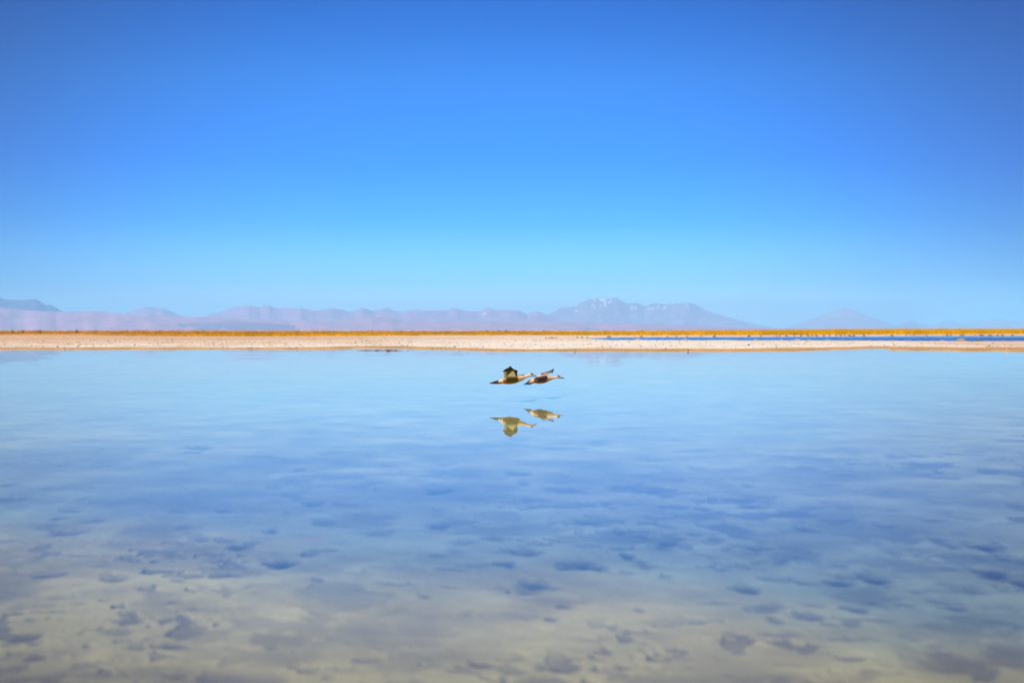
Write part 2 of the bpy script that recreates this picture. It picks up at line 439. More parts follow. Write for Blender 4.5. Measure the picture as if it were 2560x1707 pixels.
# the wind-rippled pool: real wavelets, whose near faces show the darker sky high up
gx, gy = np.meshgrid(np.arange(5, 92, 0.17), np.arange(99, 232, 0.17))
calm = 1.0 - 0.8 * sstep(150, 195, gy)
warp = fbm(gx * 0.3, gy * 0.3, 2, 121) * 5
gz = calm * (0.020 * np.sin(gy * 7.4 + warp + 0.7 * np.sin(gx * 0.9)) + 0.050 * (fbm(gx * 0.8, gy * 1.5, 3, 123) - 0.5)) - 0.006
po = new_object("pool_water", raw_mesh("pool_water", np.stack([gx, gy, gz], -1).reshape(-1, 3), grid_faces(*gx.shape), MAT_POOL))
tag(po, kind="structure")

# ------------------------------------------------------------------ mountains
MAT_ROCK = col_material("desert_mountain_rock", scale=0.004, var=0.22, rough=1.0, spec=0.0)


def range_of(name, D, W, prof, colour, spur=0.16, freq=1.0, seed=0, power=1.35, detail=0.5, paint=None):
    p = np.array(prof, float)
    px = np.arange(p[0, 0], p[-1, 0], 1.6)
    py = np.interp(px, p[:, 0], p[:, 1])
    ker = np.array([1, 2, 3, 2, 1.0]); ker /= ker.sum()
    py = np.convolve(np.pad(py, 2, mode='edge'), ker, 'valid')
    py = py + (fbm(px * 0.09, px * 0 + seed, 4, seed) - 0.5) * detail * 2
    u = np.concatenate([np.linspace(1, 0, 42), -np.linspace(0.12, 1, 7)])     # 1 = front foot, 0 = ridge, -1 = back foot
    U, PXm = np.meshgrid(u, px, indexing='ij')
    yr = D + (fbm(px * 0.012, px * 0 + 5, 3, seed + 3) - 0.5) * W * 0.5
    zr = CAM_H + (HORIZON - py) * yr / F
    Ym = yr - U * W
    Xm = (PXm - 1280) / F * Ym
    a = np.abs(U)
    Z = np.where(U >= 0, (1 - a) ** power, 1 - a) * zr
    rg = ridged(PXm * 0.022 * freq + 0.6 * fbm(PXm * 0.05, U * 4, 2, seed + 7), U * 1.1 + seed, 4, seed + 11) - 0.62
    Z = Z + rg * spur * zr.mean() * 4 * a * (1 - a) * (U > 0) * np.clip(zr / zr.max(), 0.1, 1)
    Z = np.minimum(Z, np.where(U > 0, zr * (Ym / yr) * (1 - 0.05 * a), zr))
    Z = np.maximum(Z, 0.0) - 3 * (a > 0.99)
    pyv = HORIZON + F * (CAM_H - Z) / Ym
    tone = 0.8 + 0.45 * fbm(PXm * 0.03 * freq, U * 6, 4, seed + 20)
    C = np.array(colour)[N, N, :] * tone[..., N]
    if paint:
        C = paint(C, PXm, pyv, U, rg)
    o = new_object(name, raw_mesh(name, np.stack([Xm, Ym, Z], -1).reshape(-1, 3), grid_faces(*U.shape)[:, ::-1], MAT_ROCK, C.reshape(-1, 3)))
    return tag(o, kind="structure")


def snow(spots):
    def f(C, PXm, pyv, U, rg):
        k = np.zeros(PXm.shape)
        for (x, y, w, h, tilt, st) in spots:
            yy = pyv - y - (PXm - x) * tilt
            d = np.sqrt(((PXm - x) / w) ** 2 + (yy / h) ** 2) + (fbm(PXm * 0.5, pyv * 0.7, 3, 71) - 0.5) * 1.3
            k = np.maximum(k, st * sstep(1.5, 0.8, d))
        k = k * (U > 0)
        return C * (1 - k[..., N]) + np.array([1.0, 1.0, 1.0]) * k[..., N]
    return f


range_of("mountains", 37000, 5200, [(-500, 760), (-260, 742), (-150, 752), (-60, 741), (-15, 740), (0, 743), (11, 748), (27, 749.4), (54, 750), (73, 749), (80, 747.6), (87, 746.7),
         (95, 750), (102, 755), (109, 759.5), (116, 762.7), (122, 761.6), (131, 763.5), (144, 771.7), (158, 779), (190, 791), (230, 803), (290, 818), (330, 826)],
         (0.10, 0.05, 0.15), seed=3, freq=1.3)
range_of("foothills", 28000, 8000, [(-600, 770), (-300, 764), (-100, 764), (0, 769), (80, 776.5), (160, 779.5), (240, 777.5), (258, 777.7), (272, 781), (300, 784.2), (340, 789), (435, 791), (503, 793.5),
         (600, 796.5), (722, 801), (830, 802), (880, 798), (930, 791.5), (985, 796), (1080, 802.5), (1240, 803.5), (1330, 804.5), (1500, 806), (1700, 812), (1850, 819), (1950, 823), (2200, 825), (2300, 826)],
         (0.44, 0.215, 0.30), seed=8, power=1.1, spur=0.10, detail=0.4)
range_of("hills", 23500, 3200, [(-300, 806), (-100, 808), (0, 806), (60, 809), (150, 812), (200, 814), (270, 810), (300, 804), (325, 803), (340, 807), (359, 806.5), (400, 809), (463, 809), (517, 807), (600, 805), (640, 807), (705, 811), (754, 815), (814, 815.5),
         (836, 815), (858, 818.5), (877, 821), (960, 824), (1150, 819), (1300, 816.5), (1420, 818), (1560, 820), (1700, 821), (1850, 823), (1950, 826)],
         (0.24, 0.15, 0.25), seed=15, spur=0.2, detail=0.5, freq=1.6)
range_of("mountain_range", 42000, 6000, [(270, 800), (300, 787), (310, 784.8), (335, 775.8), (354, 770.9), (370, 768), (386, 769.8), (403, 769.8), (414, 773), (430, 780.4), (449, 788.6), (463, 791.3), (500, 792.5), (509, 791.3),
         (528, 784), (547, 783), (563, 776.6), (577, 770.3), (593, 766.8), (607, 766.8), (620, 763.5), (631, 765), (640, 766.8), (651, 769), (658, 764), (663, 762.2), (670, 763), (677, 765), (682, 769.5), (694, 770.3), (708, 771.7),
         (719, 769), (735, 772.2), (752, 769), (762, 772), (781, 775.8), (809, 775), (820, 771.7), (833, 769.8), (847, 771.7), (871, 779), (885, 777.7), (896, 772), (905, 770.3), (920, 773), (934, 777.7), (947, 774.4), (961, 769.5),
         (972, 770.3), (983, 777), (1007, 778.5), (1021, 775.8), (1043, 774.4), (1056, 777), (1089, 775.8), (1124, 774.4), (1130, 771), (1143, 770.3), (1157, 776.6), (1184, 778.5), (1203, 777.7), (1214, 771.7), (1225, 769.8),
         (1241, 775), (1280, 775.8), (1296, 776), (1318, 785), (1332, 779), (1345, 778.5), (1359, 783), (1390, 795), (1440, 808), (1500, 818), (1560, 826)],
         (0.44, 0.22, 0.34), seed=22, paint=snow([(1211, 784.5, 5, 1.8, -0.5, .9)]))
range_of("volcano", 50000, 7500, [(1260, 824), (1300, 808), (1330, 795), (1359, 785.5), (1370, 785), (1383, 781), (1400, 769.8), (1411, 768.4), (1419, 767), (1428, 768.4), (1449, 759.5), (1468, 749.4), (1484, 746.4), (1503, 745), (1517, 745.3),
         (1530, 744.3), (1538, 743.6), (1544, 745.5), (1552, 752), (1563, 757.3), (1577, 757.3), (1593, 756.7), (1604, 762), (1611, 766.8), (1620, 763.5), (1631, 759), (1647, 758), (1664, 760.8), (1672, 760), (1680, 757.5), (1699, 758.6), (1713, 756), (1726, 757.3), (1743, 763.5),
         (1764, 775.8), (1783, 783), (1811, 790), (1838, 797.5), (1865, 805), (1892, 811), (1920, 817), (1961, 821), (2000, 826)],
         (0.40, 0.24, 0.34), seed=31, spur=0.2, freq=1.4,
         paint=snow([(1507, 749, 8, 3.2, 0, 1), (1512, 757, 1.6, 6, 1.2, .9), (1513, 763.5, 3, 2.4, 0, 1), (1524, 755.5, 4.5, 2.2, -.15, 1), (1486, 751, 3, 2.6, 0, .7), (1441, 764, 3.5, 1.5, -.4, .9), (1442, 777, 4.5, 2, -.4, .7),
                     (1483, 764, 5, 3, 0, .55), (1488, 771, 2.2, 1.8, 0, .7), (1503, 763.5, 1.6, 1.8, 0, .7), (1527, 747, 4, 2, 0, .5), (1580, 769, 5, 1.8, .1, .7), (1589, 769, 3, 2.5, 0, .6), (1623, 771.5, 5, 1.6, -.5, .8), (1634, 770, 5, 1.5, -.4, .8),
                     (1646, 766.5, 4, 1.3, -.5, .9), (1661, 769, 5, 2, -.5, .9), (1683, 759.8, 3.5, 1.6, -.2, .9), (1716, 764, 6, 2, 1.2, .35), (1455, 766, 4, 1.5, -.5, .4)]))


def far_sunlit_flank(C, PXm, pyv, U, rg):  # sunlit patches on the upper left flank, painted into the rock colour
    k = sstep(2125, 2085, PXm) * sstep(2040, 2070, PXm) * sstep(803, 785, pyv) * (rg > -0.1) * (U > 0) * 0.8
    return C * (1 - k[..., N]) + np.array([0.55, 0.44, 0.42]) * k[..., N]


range_of("distant_volcano", 61000, 7500, [(1930, 826), (1966, 819), (1996, 810), (2023, 800), (2042, 793.5), (2064, 782), (2083, 778.5), (2097, 776.6), (2108, 770), (2113, 769.5), (2127, 773), (2143, 778.5), (2157, 785), (2181, 793.5),
         (2206, 802), (2233, 811), (2246, 816), (2290, 822), (2330, 826)], (0.50, 0.20, 0.28), seed=44, spur=0.24, freq=1.5, paint=far_sunlit_flank)
range_of("distant_hills", 52000, 5000, [(2200, 826), (2235, 816), (2244, 814), (2263, 805), (2276, 802.5), (2287, 803), (2301, 810), (2328, 812.5), (2350, 805.7), (2366, 802), (2382, 803), (2399, 807), (2423, 802), (2442, 804), (2457, 804.5), (2472, 800),
         (2491, 797), (2508, 799), (2524, 803), (2560, 801.6), (2640, 796), (2760, 803), (2900, 812)], (0.32, 0.18, 0.25), seed=52)

# ------------------------------------------------------------------ haze
hz_x, hz_y0, hz_y1, hz_z0, hz_z1 = 46000, -2000, 71000, -1.6, 1230
v = [(sx, y, z) for z in (hz_z0, hz_z1) for (sx, y) in ((-hz_x, hz_y0), (hz_x, hz_y0), (hz_x, hz_y1), (-hz_x, hz_y1))]
f = [(3, 2, 1, 0), (4, 5, 6, 7), (0, 1, 5, 4), (1, 2, 6, 5), (2, 3, 7, 6), (3, 0, 4, 7)]
MAT_HAZE, n, l = material("haze")
out = n.new("ShaderNodeOutputMaterial"); vol = n.new("ShaderNodeVolumePrincipled")
vol.inputs["Color"].default_value = (0.37, 0.745, 1.0, 1)
vol.inputs["Density"].default_value = 3.2e-5
vol.inputs["Anisotropy"].default_value = 0.0
l.new(vol.outputs[0], out.inputs["Volume"])
hz = new_object("haze", raw_mesh("haze", v, f, MAT_HAZE, smooth=False))
tag(hz, kind="stuff")

# ------------------------------------------------------------------ grass
MAT_GRASS = col_material("dry_golden_grass", scale=0.35, var=0.2, rough=1.0, spec=0.0)
n, l = MAT_GRASS.node_tree.nodes, MAT_GRASS.node_tree.links          # thin dry blades let some light through
pr = next(q for q in n if q.type == 'BSDF_PRINCIPLED'); om = next(q for q in n if q.type == 'OUTPUT_MATERIAL')
tl = n.new("ShaderNodeBsdfTranslucent"); ms = n.new("ShaderNodeMixShader"); ms.inputs[0].default_value = 0.4
l.new(pr.inputs["Base Color"].links[0].from_socket, tl.inputs["Color"])
l.new(pr.outputs[0], ms.inputs[1]); l.new(tl.outputs[0], ms.inputs[2]); l.new(ms.outputs[0], om.inputs[0])
verts, faces, colors = [], [], []


def tufts(n, px_lo, px_hi, depth_lo, depth_hi, hgt_of, colour_of, blades=9):
    px = rng.uniform(px_lo, px_hi, n)
    base = F * (CAM_H - 0.05) / (lerp(GRASS_BASE, px) - HORIZON)
    y = base + (rng.random(n) ** 1.4) * (depth_hi - depth_lo) + depth_lo
    y += (vnoise(px * 0.03, px * 0, 3) - 0.5) * 3
    x = (px - 1280) / F * y
    keep = fbm(x * 0.12, y * 0.12, 3, 81) > 0.28
    px, x, y = px[keep], x[keep], y[keep]; n = len(px)
    h = hgt_of(px, y - base[keep]) * (0.75 + 0.5 * rng.random(n)) * (0.8 + 0.45 * fbm(x * 0.2, y * 0.2, 3, 83))
    cc = colour_of(px, y - base[keep], x, y)
    B = blades
    ang = rng.uniform(0, 2 * np.pi, (n, B)); lean = rng.uniform(0.05, 0.5, (n, B))
    r = rng.uniform(0, 0.22, (n, B))
    bx, by = x[:, N] + r * np.cos(ang), y[:, N] + r * np.sin(ang)
    hh = h[:, N] * rng.uniform(0.6, 1.05, (n, B))
    wd = rng.uniform(0.02, 0.05, (n, B))
    a2 = rng.uniform(0, np.pi, (n, B))
    z0 = 0.03
    P0 = np.stack([bx - wd * np.cos(a2), by - wd * np.sin(a2), bx * 0 + z0], -1)
    P1 = np.stack([bx + wd * np.cos(a2), by + wd * np.sin(a2), bx * 0 + z0], -1)
    P2 = np.stack([bx + lean * hh * np.cos(ang), by + lean * hh * np.sin(ang), z0 + hh], -1)
    V = np.stack([P0, P1, P2], 2).reshape(-1, 3)
    bc = cc[:, N, :] * rng.uniform(0.7, 1.25, (n, B, 1))
    Cc = np.repeat(bc.reshape(-1, 3), 3, 0)
    o = sum(len(q) for q in verts)
    verts.append(V); colors.append(Cc); faces.append(np.arange(len(V)).reshape(-1, 3) + o)


GOLD, TAN, OLIVE = np.array([0.95, 0.56, 0.006]), np.array([1.0, 0.57, 0.12]), np.array([0.45, 0.25, 0.04])


def front_col(px, d, x, y):
    k = (sstep(260, 620, px) * 1.0)[:, N]
    t = sstep(0.35, 0.7, fbm(x * 0.15, y * 0.15, 3, 91))[:, N]
    return (TAN * (1 - k) + GOLD * k) * (1 - 0.25 * t) + OLIVE * 0.25 * t


def back_col(px, d, x, y):
    k = sstep(1150, 1650, px)[:, N]
    t = sstep(0.3, 0.7, fbm(x * 0.15, y * 0.1, 3, 95))[:, N]
    b = np.array([0.85, 0.46, 0.09]) * (1 - k) + GOLD * k
    return b * (1 - 0.5 * t * (1 - k * .8)) + OLIVE * 0.5 * t * (1 - k * .8)


tufts(15000, -260, 2820, 0, 26, lambda px, d: lerp([(-300, .30), (300, .35), (1200, .42), (1500, .55), (1950, .75), (2560, 1.05)], px), front_col)
tufts(17000, -260, 2820, 14, 75, lambda px, d: lerp([(-300, .82), (1200, .74), (1500, .74), (1950, .95), (2250, 1.25), (2560, 1.35)], px), back_col)
tufts(6000, -260, 2820, 70, 160, lambda px, d: lerp([(-300, .86), (1200, .82), (1500, .82), (2000, .95), (2560, 1.3)], px), back_col)
go = new_object("grass", raw_mesh("grass", np.concatenate(verts), np.concatenate(faces), MAT_GRASS, np.concatenate(colors), smooth=False))
tag(go, kind="stuff")

# ------------------------------------------------------------------ shrubs that stand out of the grass
MAT_SHRUB = col_material("dark_shrub_leaves", scale=6, var=0.35, rough=0.9)


def shrub_mesh(seed):
    r = np.random.default_rng(seed)
    n = 230
    th = r.uniform(0, 2 * np.pi, n); u = r.random(n) ** 0.5; zz = r.random(n)
    lobes = 0.75 + 0.4 * np.sin(th * 3 + seed)
    rad = 0.5 * lobes * u * np.sqrt(np.clip(1 - (zz * 1.1 - 0.35) ** 2, 0.05, 1))
    ctr = np.stack([rad * np.cos(th), rad * np.sin(th), zz * (0.8 + 0.2 * np.cos(th * 2 + seed))], -1)
    V, Fc, Cc = [], [], []
    for i in range(n):
        a = r.normal(size=3); a /= np.linalg.norm(a); b = np.cross(a, r.normal(size=3)); b /= np.linalg.norm(b)
        s1, s2 = r.uniform(.05, .1), r.uniform(.025, .05)
        o = len(V)
        V += [ctr[i] - a * s1, ctr[i] + b * s2, ctr[i] + a * s1, ctr[i] - b * s2]
        Fc.append((o, o + 1, o + 2, o + 3)); t = r.uniform(.7, 1.3)
        Cc += [np.array([0.16, 0.10, 0.035]) * t] * 4
    for i in range(7):                       # stems
        a = r.uniform(0, 2 * np.pi); o = len(V)
        top = np.array([0.3 * math.cos(a), 0.3 * math.sin(a), 0.75]); w = np.array([0.012, 0, 0])
        V += [-w, w, top + w * .4, top - w * .4]; Fc.append((o, o + 1, o + 2, o + 3)); Cc += [np.array([0.12, 0.08, 0.04])] * 4
    return raw_mesh("shrub", V, Fc, MAT_SHRUB, np.array(Cc), smooth=False)


ORD = ["first", "second", "third", "fourth", "fifth", "sixth", "seventh", "eighth", "ninth", "tenth", "eleventh", "twelfth", "thirteenth", "fourteenth", "fifteenth", "sixteenth", "seventeenth", "eighteenth", "nineteenth",
       "twentieth", "twenty-first", "twenty-second", "twenty-third", "twenty-fourth", "twenty-fifth", "twenty-sixth", "twenty-seventh", "twenty-eighth", "twenty-ninth", "thirtieth", "thirty-first", "thirty-second", "thirty-third",
       "thirty-fourth", "thirty-fifth", "thirty-sixth", "thirty-seventh", "thirty-eighth", "thirty-ninth", "fortieth", "forty-first", "forty-second", "forty-third", "forty-fourth", "forty-fifth", "forty-sixth", "forty-seventh", "forty-eighth"]


def copy_at(proto, first, loc, scale, rot):
    o = proto if first else proto.copy()
    if not first:
        col.objects.link(o)
    o.location, o.scale, o.rotation_euler = loc, scale, (0, 0, rot)
    return o


shrub_protos = [new_object("shrub", shrub_mesh(s)) for s in (1, 2, 3)]
SHRUBS = sorted([(32, 824.5, 8), (57, 824.6, 9), (96, 824.2, 10), (102, 825, 7), (192, 823.4, 9), (240, 825, 8), (318, 824.6, 9), (400, 825.2, 8), (487, 825.2, 6), (507, 824.6, 7), (878, 824, 6), (931, 824.6, 5),
                 (992, 824.8, 5), (1007, 824.6, 4), (1030, 825, 5), (1217, 825, 6), (1247, 824.8, 6), (1266, 824.4, 7), (1359, 825.2, 6), (1401, 825.2, 4), (1514, 824.2, 9), (1535, 824.6, 6), (1561, 824.4, 5), (1608, 825, 4)])
used = [False] * 3
for i, (px, py, w) in enumerate(SHRUBS):
    Y = 262 + random.random() * 25
    top = CAM_H + (HORIZON - py) * Y / F
    k = i % 3
    o = copy_at(shrub_protos[k], not used[k], ((px - 1280) / F * Y, Y, 0.02), (w / F * Y / 0.85, w / F * Y / 0.85, top / 0.95), random.random() * 6)
    used[k] = True
    tag(o, f"dark shrub poking out of the grass against the mountains, {ORD[i]} from the left", "shrub", "dark shrubs along the top of the grass")

# ------------------------------------------------------------------ rocks of the banks
MAT_DARK_ROCK = col_material("dark_crusted_stone", scale=9, var=0.4, rough=1.0, bump=0.03)
MAT_PALE_ROCK = col_material("pale_salt_stone", scale=7, var=0.3, rough=1.0, bump=0.03)


def rock_mesh(seed, mat, base, under):
    bm = bmesh.new()
    bmesh.ops.create_icosphere(bm, subdivisions=3, radius=0.5)
    r = np.random.default_rng(seed)
    V = np.array([v.co[:] for v in bm.verts]); Fc = np.array([[v.index for v in f.verts] for f in bm.faces])
    bm.free()
    off = r.random(3) * 50
    d = 0.62 + 0.75 * fbm(V[:, 0] * 2.6 + off[0], V[:, 1] * 2.6 + V[:, 2] * 2.1 + off[1], 4, seed)
    V = V * d[:, N]
    V[:, 2] = np.where(V[:, 2] < -0.12, -0.12, V[:, 2]) + 0.1
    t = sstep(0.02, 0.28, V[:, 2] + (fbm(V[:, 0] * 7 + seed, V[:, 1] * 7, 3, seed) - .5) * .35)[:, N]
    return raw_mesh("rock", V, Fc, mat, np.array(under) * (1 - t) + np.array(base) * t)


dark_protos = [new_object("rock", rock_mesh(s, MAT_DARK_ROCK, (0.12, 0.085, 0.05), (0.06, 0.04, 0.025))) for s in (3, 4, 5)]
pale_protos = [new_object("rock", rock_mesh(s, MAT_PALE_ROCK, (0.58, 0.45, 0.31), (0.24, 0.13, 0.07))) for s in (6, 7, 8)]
FARB = [(1365, 5), (1374, 4), (1381, 6), (1390, 5), (1443, 5), (1455, 6), (1468, 5), (1523, 9), (1604, 6), (1669, 5), (1691, 5), (1717, 4), (1752, 5), (1786, 6), (1873, 6), (1903, 5)] + \
       [(1940 + u / 11.76, w) for u, w in [(18, 4), (100, 5), (300, 6), (530, 3.5), (730, 5), (950, 8), (1070, 5), (1200, 8), (1410, 6), (1570, 4), (1770, 5), (1900, 7), (2020, 4), (2160, 8), (2290, 6)]] + \
       [(2160, 5), (2230, 6), (2266, 5), (2276, 4), (2285, 5), (2317, 5)] + [(2360 + u / 11.76, w) for u, w in [(100, 5), (200, 4), (530, 10), (920, 3), (1100, 9), (1360, 9), (1570, 5), (1725, 7), (2010, 6)]]
FARB.sort()
used_d = [False] * 3; used_p = [False] * 3
for i, (px, w) in enumerate(FARB):
    if px < 1500:
        py = 845.6 if px < 1400 else 845
        x, y = at_px(px, py, 0.05)
    else:
        y = float(F * CAM_H / (lerp(POOL_FAR, px) - HORIZON)) + 3.5
        x = (px - 1280) / F * y
    sz = w / F * y
    k = i % 3
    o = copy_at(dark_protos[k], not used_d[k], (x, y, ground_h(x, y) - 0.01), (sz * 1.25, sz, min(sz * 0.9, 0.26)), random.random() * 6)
    used_d[k] = True
    tag(o, f"low dark clod on the bank beyond the blue pool, {ORD[i]} from the left", "rock", "dark rocks along the far bank")
NEARB = [(1506, 5, .5), (1567, 9, .5), (1596, 14, .55), (1713, 11, .7), (1743, 6, .5), (1820, 7, .6), (1891, 12, .7)] + [(1940 + u / 11.76, w, h) for u, w, h in [(180, 9, .8), (560, 8, .5), (640, 12, .7), (985, 11, .7), (1190, 10, .4), (1500, 14, .5), (2010, 7, .5), (2230, 6, .4)]] + \
        [(2159, 8, .6), (2172, 10, .5), (2203, 8, .4), (2230, 9, .5), (2304, 9, .5), (2331, 9, .5), (2355, 13, .5)]
NEARB.sort()
for i, (px, w, hr) in enumerate(NEARB):
    y = float(F * (CAM_H - 0.06) / (lerp(POOL_NEAR, px) - HORIZON)) - 2.6
    x = (px - 1280) / F * y
    sz = w / F * y
    k = i % 3
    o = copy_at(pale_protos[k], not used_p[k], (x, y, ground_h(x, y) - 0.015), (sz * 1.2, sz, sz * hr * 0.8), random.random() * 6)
    used_p[k] = True
    tag(o, f"pale salt rock on the near rim of the blue pool, {ORD[i]} from the left", "rock", "pale rocks along the near bank")


def lone_rock(px, py, w, h, proto, label, z=0.05):
    x, y = at_px(px, py, z)
    o = proto
    if proto.get('label'):
        o = proto.copy(); col.objects.link(o)
    sz = w / F * y
    o.location = (x, y, ground_h(x, y) - 0.01); o.scale = (sz, sz * 0.8, h / F * y / 0.5); o.rotation_euler = (0, 0, random.random() * 6)
    return tag(o, label, "rock")


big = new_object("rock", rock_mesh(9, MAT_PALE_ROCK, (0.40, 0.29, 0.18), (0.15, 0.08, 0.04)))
lone_rock(2404, 853.6, 25, 6.5, big, "broadest and tallest brown rock, pale on top, on the near pool rim at right")
lone_rock(2423, 853.8, 10, 2.0, dark_protos[2], "flat dark stone just right of the broadest rock on the pool rim")
lone_rock(2449, 853.6, 17, 2.6, dark_protos[1], "long low brown rock between the broadest pool-rim rock and the last one")
lone_rock(2469, 853.4, 11, 3.6, dark_protos[0], "rightmost brown block on the near rim of the pool")
lone_rock(1872, 864.5, 6, 3.6, dark_protos[0], "lone dark lump standing on the white salt flat below the pool")
lone_rock(1526, 869.5, 3.2, 2.2, dark_protos[1], "tiny dark stone alone on the white salt in the middle")
lone_rock(2527, 865.6, 3.5, 2.4, dark_protos[2], "small dark stone on the pinkish salt at the far right edge")
lone_rock(906, 854.8, 3.6, 2.2, dark_protos[0], "small dark stone on the white flat above the mud bar")

# mud bar that just breaks the surface of the lagoon
MAT_MUD = col_material("wet_red_mud", scale=12, var=0.4, rough=0.6, spec=0.4)
xa, ya = at_px(893, 876.6); xb, yb = at_px(1011, 876.4)
nn, mm = 90, 9
t = np.linspace(0, 1, nn); q = np.linspace(-1, 1, mm)
T, Q = np.meshgrid(t, q, indexing='ij')
wd = (0.06 + 0.34 * np.sin(np.pi * T) ** 0.6 * (0.5 + fbm(T * 9, T * 0, 3, 5)))
zz = (1 - Q ** 2) * (0.012 + 0.055 * fbm(T * 13, Q + 2, 3, 8) * np.sin(np.pi * T) ** .5 + 0.035 * np.exp(-((T - .66) / .05) ** 2)) - 0.012
V = np.stack([xa + (xb - xa) * T, ya + (yb - ya) * T + Q * wd + (fbm(T * 5, T * 0 + 9, 2, 6) - .5) * .5, zz], -1).reshape(-1, 3)
mb = new_object("mud_bar", raw_mesh("mud_bar", V, grid_faces(nn, mm), MAT_MUD, np.tile([0.17, 0.075, 0.04], (nn * mm, 1)) * (0.7 + 0.6 * rng.random((nn * mm, 1)))))
tag(mb, "thin reddish mud bar barely breaking the lagoon surface close to the far shore", "mud bar")
lone_rock(1019, 877.2, 3, 1.8, dark_protos[1], "tiny dark stone in the water at the right end of the mud bar", 0.0).location.z = -0.01

# loose crumbs of crust all over the flat: nobody could count them
bm = bmesh.new(); bmesh.ops.create_icosphere(bm, subdivisions=1, radius=0.5)
ico = np.array([v.co[:] for v in bm.verts]); icf = np.array([[v.index for v in f.verts] for f in bm.faces]); bm.free()
V, Fc, Cc = [], [], []
n_st = 0
while n_st < 5200:
    px = random.uniform(-250, 2810)
    py = random.uniform(843, 879)
    ramp_l = 1.0 if px < 1150 else 0.45
    if random.random() > ramp_l * (1.15 if py < 866 else 0.6):
        continue
    x, y = at_px(px, py, 0.05)
    sh = F * CAM_H / (float(lerp(SHORE, px)) - HORIZON)
    if y < sh + 1.5 or y > F * .8 / (float(lerp(GRASS_BASE, px)) - HORIZON) - 2:
        continue
    if px > 1460 and y > F * .79 / (float(lerp(POOL_NEAR, px)) - HORIZON) - 3:
        continue
    if ground_h(x, y) < 0.03:
        continue
    sz = (0.018 + 0.05 * random.random() ** 5) * (1 + y / 220)
    a = random.random() * 6.28; ca, sa = math.cos(a), math.sin(a)
    P = ico * (1 + 0.35 * (rng.random((len(ico), 1)) - .5)) * np.array([1.5, 1.0, 0.8]) * sz
    P = np.stack([P[:, 0] * ca - P[:, 1] * sa + x, P[:, 0] * sa + P[:, 1] * ca + y, P[:, 2] + ground_h(x, y) + 0.15 * sz], -1)
    Fc.append(icf + n_st * len(ico)); V.append(P)
    cc = np.array([0.20, 0.13, 0.08]) if random.random() < 0.22 else np.array([0.52, 0.40, 0.29])
    Cc.append(np.tile(cc * random.uniform(.7, 1.3), (len(ico), 1)))
    n_st += 1
pb = new_object("pebbles", raw_mesh("pebbles", np.concatenate(V), np.concatenate(Fc), MAT_DARK_ROCK, np.concatenate(Cc), smooth=False))
tag(pb, kind="stuff")

# ------------------------------------------------------------------ the two ducks
MAT_PLUMAGE = col_material("duck_plumage", scale=70, var=0.28, rough=0.85, spec=0.15, bump=0.002, bump_scale=160, stretch=(1, 2, 2))
MAT_FEATHER = col_material("duck_flight_feathers", scale=90, var=0.15, rough=0.7, spec=0.2)
MAT_BILL = col_material("duck_bill", scale=60, var=0.1, rough=0.35, spec=0.5)
MAT_EYE = col_material("duck_eye", scale=10, var=0.0, rough=0.05, spec=0.8)


class Bird:
    """a, b: sketch units along and down the side view; d: metres away from the viewer's side"""

    def __init__(self, Y0, label):
        self.Y0 = Y0
        self.root = bpy.data.objects.new("duck", None)
        col.objects.link(self.root)
        self.root.empty_display_size = 0.1
        tag(self.root, label, "duck", "ducks flying low over the lagoon")

    def W(self, a, b, d):
        a, b, d = np.broadcast_arrays(np.asarray(a, float), np.asarray(b, float), np.asarray(d, float))
        px, py, Y = 1210 + a / 10.69, 900 + b / 10.69, self.Y0 + d
        return np.stack([(px - 1280) / F * Y, Y, CAM_H - (py - HORIZON) * Y / F], -1)

    def inv(self, P):
        Y = P[:, 1]
        return (P[:, 0] / Y * F + 1280 - 1210) * 10.69, (HORIZON + (CAM_H - P[:, 2]) / Y * F - 900) * 10.69, Y - self.Y0

    def place(self, a, b):
        self.o = self.W(a, b, 0)
        self.root.location = self.o
        self.unit = self.Y0 / F / 10.69          # metres per sketch unit


def loft(B, rings, m=22):
    """closed body from rings (a, top, bottom, width factor)"""
    R = np.array(rings, float)
    # resample smoothly along a
    t = np.linspace(0, 1, len(R)); tt = np.linspace(0, 1, len(R) * 4)
    def smooth(v):
        q = np.interp(tt, t, v); kk = np.array([1, 2, 3, 2, 1.]) / 9
        w = np.convolve(np.pad(q, 2, mode='edge'), kk, 'valid'); w[0], w[-1] = q[0], q[-1]; return w
    a, tp, bt, wf = [smooth(R[:, i]) for i in range(4)]
    th = np.linspace(0, 2 * np.pi, m, endpoint=False)
    V = []
    for i in range(len(a)):
        hh = (bt[i] - tp[i]) / 2; cb_ = (bt[i] + tp[i]) / 2
        V.append(B.W(a[i], cb_ - hh * np.cos(th), np.sin(th) * hh * wf[i] * B.unit))
    V = np.concatenate(V)
    n = len(a)
    i = np.arange((n - 1) * m); r, cc = i // m, i % m
    Fq = np.stack([r * m + cc, r * m + (cc + 1) % m, (r + 1) * m + (cc + 1) % m, (r + 1) * m + cc], 1)
    e0, e1 = len(V), len(V) + 1
    V = np.concatenate([V, V[:m].mean(0)[N], V[(n - 1) * m:n * m].mean(0)[N]])
    tri = [(e0, (j + 1) % m, j) for j in range(m)] + [(e1, (n - 1) * m + j, (n - 1) * m + (j + 1) % m) for j in range(m)]
    return V, [tuple(x) for x in Fq] + tri


def curve(pts, s):
    p = np.array(pts, float)           # rows: s, a, b, d
    return np.stack([np.interp(s, p[:, 0], p[:, i]) for i in (1, 2, 3)], -1)


def wing_pts(B, L, T, s, ch):
    l, t = curve(L, s), curve(T, s)
    q = l + (t - l) * np.asarray(ch)[..., N]
    return B.W(q[..., 0], q[..., 1], q[..., 2])


